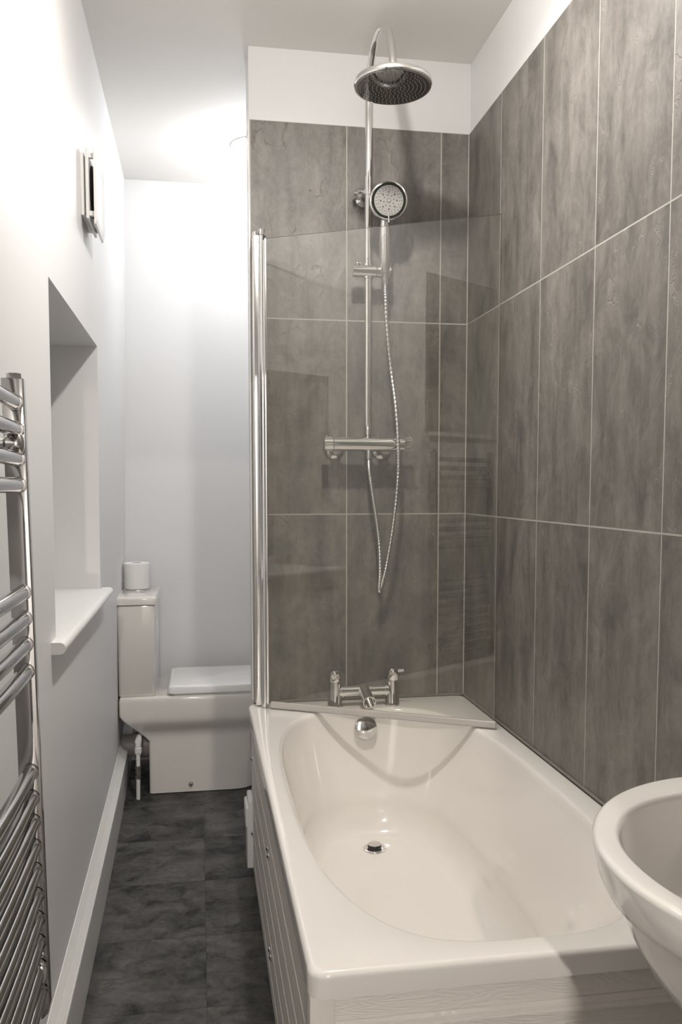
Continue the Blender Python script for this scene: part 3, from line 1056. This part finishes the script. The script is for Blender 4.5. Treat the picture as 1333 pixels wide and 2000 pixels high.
# cistern
CX0, CX1 = -1.1725, -1.027
bm = B()
def rr3(x0, x1, y0, y1, r, z):
    return [(x, y, z) for x, y in rrect(x0, x1, y0, y1, r, 5)]
loft(bm, [rr3(CX0 + 0.004, CX1 - 0.006, 0.744, 1.086, 0.012, 0.4045), rr3(CX0 + 0.001, CX1 - 0.003, 0.7415, 1.0885, 0.014, 0.408), rr3(CX0, CX1, 0.739, 1.091, 0.014, 0.755), rr3(CX0 + 0.002, CX1 - 0.002, 0.741, 1.089, 0.013, 0.7635)], True, True)
cist = obj('cistern', bm, M['ceramic'], toi, angle=45)
bm = B()
loft(bm, [rr3(CX0 + 0.001, CX1 + 0.001, 0.737, 1.093, 0.012, 0.7660), rr3(CX0 - 0.003, CX1 + 0.005, 0.734, 1.096, 0.014, 0.7685), rr3(CX0 - 0.003, CX1 + 0.006, 0.733, 1.097, 0.014, 0.790), rr3(CX0 - 0.001, CX1 + 0.004, 0.735, 1.095, 0.014, 0.7965), rr3(CX0 + 0.004, CX1 - 0.001, 0.740, 1.090, 0.012, 0.7995)], True, True)
lid = obj('cistern_lid', bm, M['ceramic'], toi, angle=45)
bm = B(); lathe(bm, [(0.024, -0.001), (0.024, 0.0012), (0.0215, 0.0024), (0.0205, 0.0014), (0.0, 0.0022)], (-1.098, 0.915, 0.7995), (0, 0, 1), 32)
obj('flush_button', bm, M['satin'], lid)


def lid_ring(x0, x1, e, z):
    ring = []
    hw = 0.1835 - e
    x0 += e; x1 -= e
    rc = 0.02
    ring += [(x0 + rc - rc * math.sin(a), TC + hw - rc + rc * math.cos(a)) for a in [PI / 2 * k / 5 for k in range(6)]]
    ring += [(x0 + rc - rc * math.cos(a), TC - hw + rc - rc * math.sin(a)) for a in [PI / 2 * k / 5 for k in range(6)]]
    fr = 0.12
    for k in range(1, 25):
        a = -PI / 2 + PI * k / 25
        c, s = math.cos(a), math.sin(a)
        ring.append((x1 - fr + fr * abs(c) ** 0.6, TC + hw * math.copysign(abs(s) ** 0.5, s)))
    return [(x, y, z) for x, y in ring]


bm = B()
loft(bm, [lid_ring(-0.978, -0.560, 0.012, 0.4045), lid_ring(-0.978, -0.560, 0.010, 0.4090)], True, True)
obj('seat', bm, M['seat'], toi, angle=45)
bm = B()
loft(bm, [lid_ring(-0.982, -0.552, 0.006, 0.4105), lid_ring(-0.984, -0.550, 0.0015, 0.4135), lid_ring(-0.982, -0.551, 0.0015, 0.435), lid_ring(-0.980, -0.553, 0.003, 0.4410), lid_ring(-0.978, -0.556, 0.009, 0.4440)], True, True)
obj('seat_lid', bm, M['seat'], toi, angle=45)

bm = B()
lathe(bm, [(0.0535, 0.0), (0.055, 0.002), (0.055, 0.106), (0.053, 0.108), (0.021, 0.108), (0.0205, 0.104), (0.0205, 0.002)], (-1.1145, 1.035, 0.8), (0, 0, 1), 48)
roll = obj('toilet_roll', bm, M['paper'], angle=40)
tag(roll, 'white toilet paper roll standing upright on the toilet cistern lid', 'toilet roll')
bm = B(); lathe(bm, [(0.0205, 0.003), (0.0205, 0.1075), (0.0195, 0.1075), (0.0195, 0.003)], (-1.1145, 1.035, 0.8), (0, 0, 1), 32)
obj('cardboard_core', bm, M['card'], roll)

# water supply pipe and waste connector
pipe = thing('water_supply_pipe', 'thin white water pipe with a metal valve rising from the floor beside the toilet foot', 'pipe', (-1.100, 0.722, 0))
bm = B(); tube(bm, [(-1.1015, 0.720, 0.0), (-1.1000, 0.720, 0.085)], 0.0078, 16)
obj('lower_pipe', bm, M['plastic'], pipe)
bm = B(); tube(bm, [(-1.0995, 0.720, 0.13), (-1.0985, 0.722, 0.205)], 0.0078, 16)
obj('upper_pipe', bm, M['plastic'], pipe)
bm = B(); tube(bm, [(-1.0985, 0.722, 0.178), (-1.0985, 0.722, 0.185), (-1.0985, 0.722, 0.186), (-1.0985, 0.722, 0.206), (-1.0985, 0.722, 0.207), (-1.0980, 0.722, 0.218)], [0.0100, 0.0110, 0.0135, 0.0135, 0.011, 0.011], 20)
tube(bm, [(-1.0980, 0.722, 0.215), (-1.0980, 0.724, 0.229), (-1.0980, 0.740, 0.234), (-1.0980, 0.790, 0.234)], [0.011, 0.0125, 0.012, 0.010], 20)
lathe(bm, [(0.0105, -0.004), (0.0135, 0.0), (0.0135, 0.004), (0.011, 0.0085), (0, 0.0095)], (-1.098, 0.724, 0.231), (0, -1, 0), 24)
obj('push_fit_elbow', bm, M['plastic'], pipe, angle=45)
bm = B()
tube(bm, [(-1.1000, 0.720, z) for z in (0.083, 0.084, 0.094, 0.0945, 0.100, 0.1005, 0.117, 0.1175, 0.122, 0.1225, 0.133, 0.134)], [0.009, 0.0112, 0.0112, 0.0085, 0.0085, 0.0100, 0.0100, 0.0085, 0.0085, 0.0112, 0.0112, 0.009], 12)
lathe(bm, [(0.004, 0), (0.004, 0.004), (0, 0.0042)], (-1.100, 0.711, 0.109), (0, -1, 0), 12)
obj('isolation_valve', bm, M['grey_metal'], pipe, angle=30)
bm = B(); tube(bm, [(wall_x(0.93, 0.19) + 0.003, 0.93, 0.155), (-1.13, 0.93, 0.155), (-1.129, 0.93, 0.155), (-1.0615, 0.93, 0.157)], [0.046, 0.046, 0.052, 0.052], 32)
soil = obj('waste_pipe', bm, simple('grey_waste_plastic', (0.36, 0.34, 0.33), 0.4, noise=0.03), angle=40)
tag(soil, 'short fat grey waste pipe joining the toilet pan to the left wall', 'pipe')

# ------------------------------------------------------------------ basin
bas = thing('wash_basin', 'white oval ceramic wash basin on the tiled right wall, nearest the viewer', 'basin', (-0.22, -1.895, 0))
BCX, BCY = -0.200, -1.897


def bring(a, b_, z, cx=BCX, n=96, e=2.0, flat=True):
    pts = []
    for k in range(n):
        t = 2 * PI * k / n
        c, s = math.cos(t), math.sin(t)
        x = -math.copysign(abs(c) ** (2 / e), c) * a
        y = math.copysign(abs(s) ** (2 / e), s) * b_
        if x > 0:
            x = x * (0.196 / a) if flat else x
            y = y if not flat else b_ * math.copysign(abs(s) ** 0.35, s)
        pts.append((min(cx + x, -0.006), BCY + y, z))
    return pts


bm = B()
rings = [bring(0.060, 0.060, 0.640), bring(0.095, 0.095, 0.650), bring(0.150, 0.155, 0.680), bring(0.186, 0.195, 0.715), bring(0.205, 0.215, 0.750), bring(0.216, 0.226, 0.780), bring(0.2205, 0.2305, 0.7935),
         bring(0.226, 0.236, 0.7965), bring(0.233, 0.243, 0.799), bring(0.238, 0.248, 0.810)]
for j in range(0, 8):
    a = PI / 2 * j / 7
    rings.append(bring(0.245 - 0.0075 * (1 - math.cos(a)), 0.253 - 0.0075 * (1 - math.cos(a)), 0.8425 + 0.0075 * math.sin(a)))
ICX = -0.222
for j in range(0, 7):
    a = PI / 2 * j / 6
    rings.append([(x, y, z) for x, y, z in bring(0.193 + 0.007 * (1 - math.sin(a)) , 0.192 + 0.007 * (1 - math.sin(a)), 0.850 - 0.012 * (1 - math.cos(a)), ICX, e=2.15, flat=False)])
for p, z in ((0.97, 0.815), (0.93, 0.79), (0.86, 0.765), (0.74, 0.742), (0.58, 0.725), (0.38, 0.715), (0.15, 0.712)):
    rings.append(bring(0.193 * p, 0.192 * p, z, ICX, e=2.1, flat=False))
loft(bm, rings, True, True)
obj('bowl', bm, M['basin'], bas, angle=70)
bm = B()
loft(bm, [bring(0.10, 0.085, 0.0, -0.12, flat=False), bring(0.085, 0.075, 0.05, -0.12, flat=False), bring(0.075, 0.068, 0.35, -0.12, flat=False), bring(0.085, 0.08, 0.60, -0.125, flat=False), bring(0.10, 0.10, 0.66, -0.13, flat=False)], True, True)
obj('pedestal', bm, M['basin'], bas, angle=60)
bm = B(); lathe(bm, [(0.0, 0.0), (0.018, 0.0), (0.021, 0.002), (0.021, 0.004)], (ICX, BCY, 0.712), (0, 0, 1), 24)
obj('waste_ring', bm, M['chrome'], bas)

# ------------------------------------------------------------------ extractor fan
fan = thing('extractor_fan', 'small square white extractor fan with open front cover, high on the left wall', 'extractor fan', (-1.15, -0.12, 1.93))
FY0, FY1, FZ0, FZ1 = -0.235, -0.045, 1.945, 2.128
WX = wall_x(-0.14, 2.0)
bm = B(); box(bm, WX + 0.0005, WX + 0.010, FY0 + 0.008, FY1 - 0.008, FZ0 + 0.010, FZ1 - 0.010, 0.002)
obj('back_box', bm, M['plastic'], fan)
bm = B(); box(bm, WX + 0.014, WX + 0.022, FY0, FY1, FZ0, FZ1, 0.002)
box(bm, WX + 0.009, WX + 0.015, FY0 + 0.02, FY1 - 0.02, FZ0 + 0.02, FZ1 - 0.02, 0.001)
obj('frame_plate', bm, M['plastic'], fan)
bm = B(); lathe(bm, [(0.068, 0.0), (0.068, 0.003), (0.045, 0.010), (0.02, 0.012), (0, 0.012)], (WX + 0.022, (FY0 + FY1) / 2 - 0.004, (FZ0 + FZ1) / 2 + 0.004), (1, 0, 0), 36)
obj('impeller', bm, M['dark_plastic'], fan)
for y in (FY0 + 0.016, FY1 - 0.016):
    for z in (FZ0 + 0.016, FZ1 - 0.016):
        bm = B(); box(bm, WX + 0.021, WX + 0.036, y - 0.006, y + 0.006, z - 0.006, z + 0.006)
        obj('spacer', bm, M['plastic'], fan)
bm = B()
cov = [(WX + 0.0345, FZ1 - 0.002), (WX + 0.0405, FZ1 - 0.004), (WX + 0.043, FZ1 - 0.020), (WX + 0.044, FZ0 + 0.02), (WX + 0.0425, FZ0 + 0.002), (WX + 0.039, FZ0 - 0.012), (WX + 0.0345, FZ0 - 0.016)]
prism(bm, cov, FY0 + 0.002, FY1 - 0.002, 'y', bev=0.0015)
obj('front_cover', bm, M['gloss_white'], fan)

# ------------------------------------------------------------------ wall mirror above the rail (seen only in the screen's reflection)
mir = thing('wall_mirror', 'plain wall mirror with a narrow white shelf above the towel rail', 'mirror', (-1.15, -1.56, 1.46))
bm = B(); box(bm, -1.1535, -1.1445, -1.84, -1.34, 1.475, 2.16, 0.001)
obj('mirror_plate', bm, M['mirror'], mir, smooth=False)
bm = B(); box(bm, -1.1535, -1.137, -1.85, -1.37, 1.452, 1.470, 0.002)
obj('shelf', bm, M['gloss_white'], mir)

# ------------------------------------------------------------------ ceiling lights
def ceiling_light(name, spec, label, dome=True):
    x, y, z = spec['loc']; r = spec['r']
    t = thing(name, label, 'ceiling light', (x, y, z))
    bm = B()
    lathe(bm, [(r + 0.003, -0.0005), (r + 0.016, -0.0005), (r + 0.014, -0.007), (r + 0.003, -0.009)], (x, y, z), (0, 0, 1), 40)
    obj('bezel', bm, M['gloss_white'], t)
    bm = B()
    if dome:
        lathe(bm, [(r + 0.002, -0.001), (r + 0.002, -0.012), (r * 0.9, -0.028), (r * 0.6, -0.040), (0, -0.044)], (x, y, z), (0, 0, 1), 40)
    else:
        lathe(bm, [(0, -0.006), (r + 0.002, -0.006), (r + 0.002, -0.001), (0, -0.001)], (x, y, z), (0, 0, 1), 40)
    obj('diffuser', bm, M['lamp_face'], t)


ceiling_light('ceiling_light', TOILET_LIGHT, 'round lit ceiling light above the toilet, half hidden by the shower wall')
ceiling_light('ceiling_light', SHOWER_LIGHT, 'small round lit ceiling light over the middle of the bathtub')
ceiling_light('hall_ceiling_light', HALL_LIGHT, 'round lit ceiling light in the hall behind the viewer')
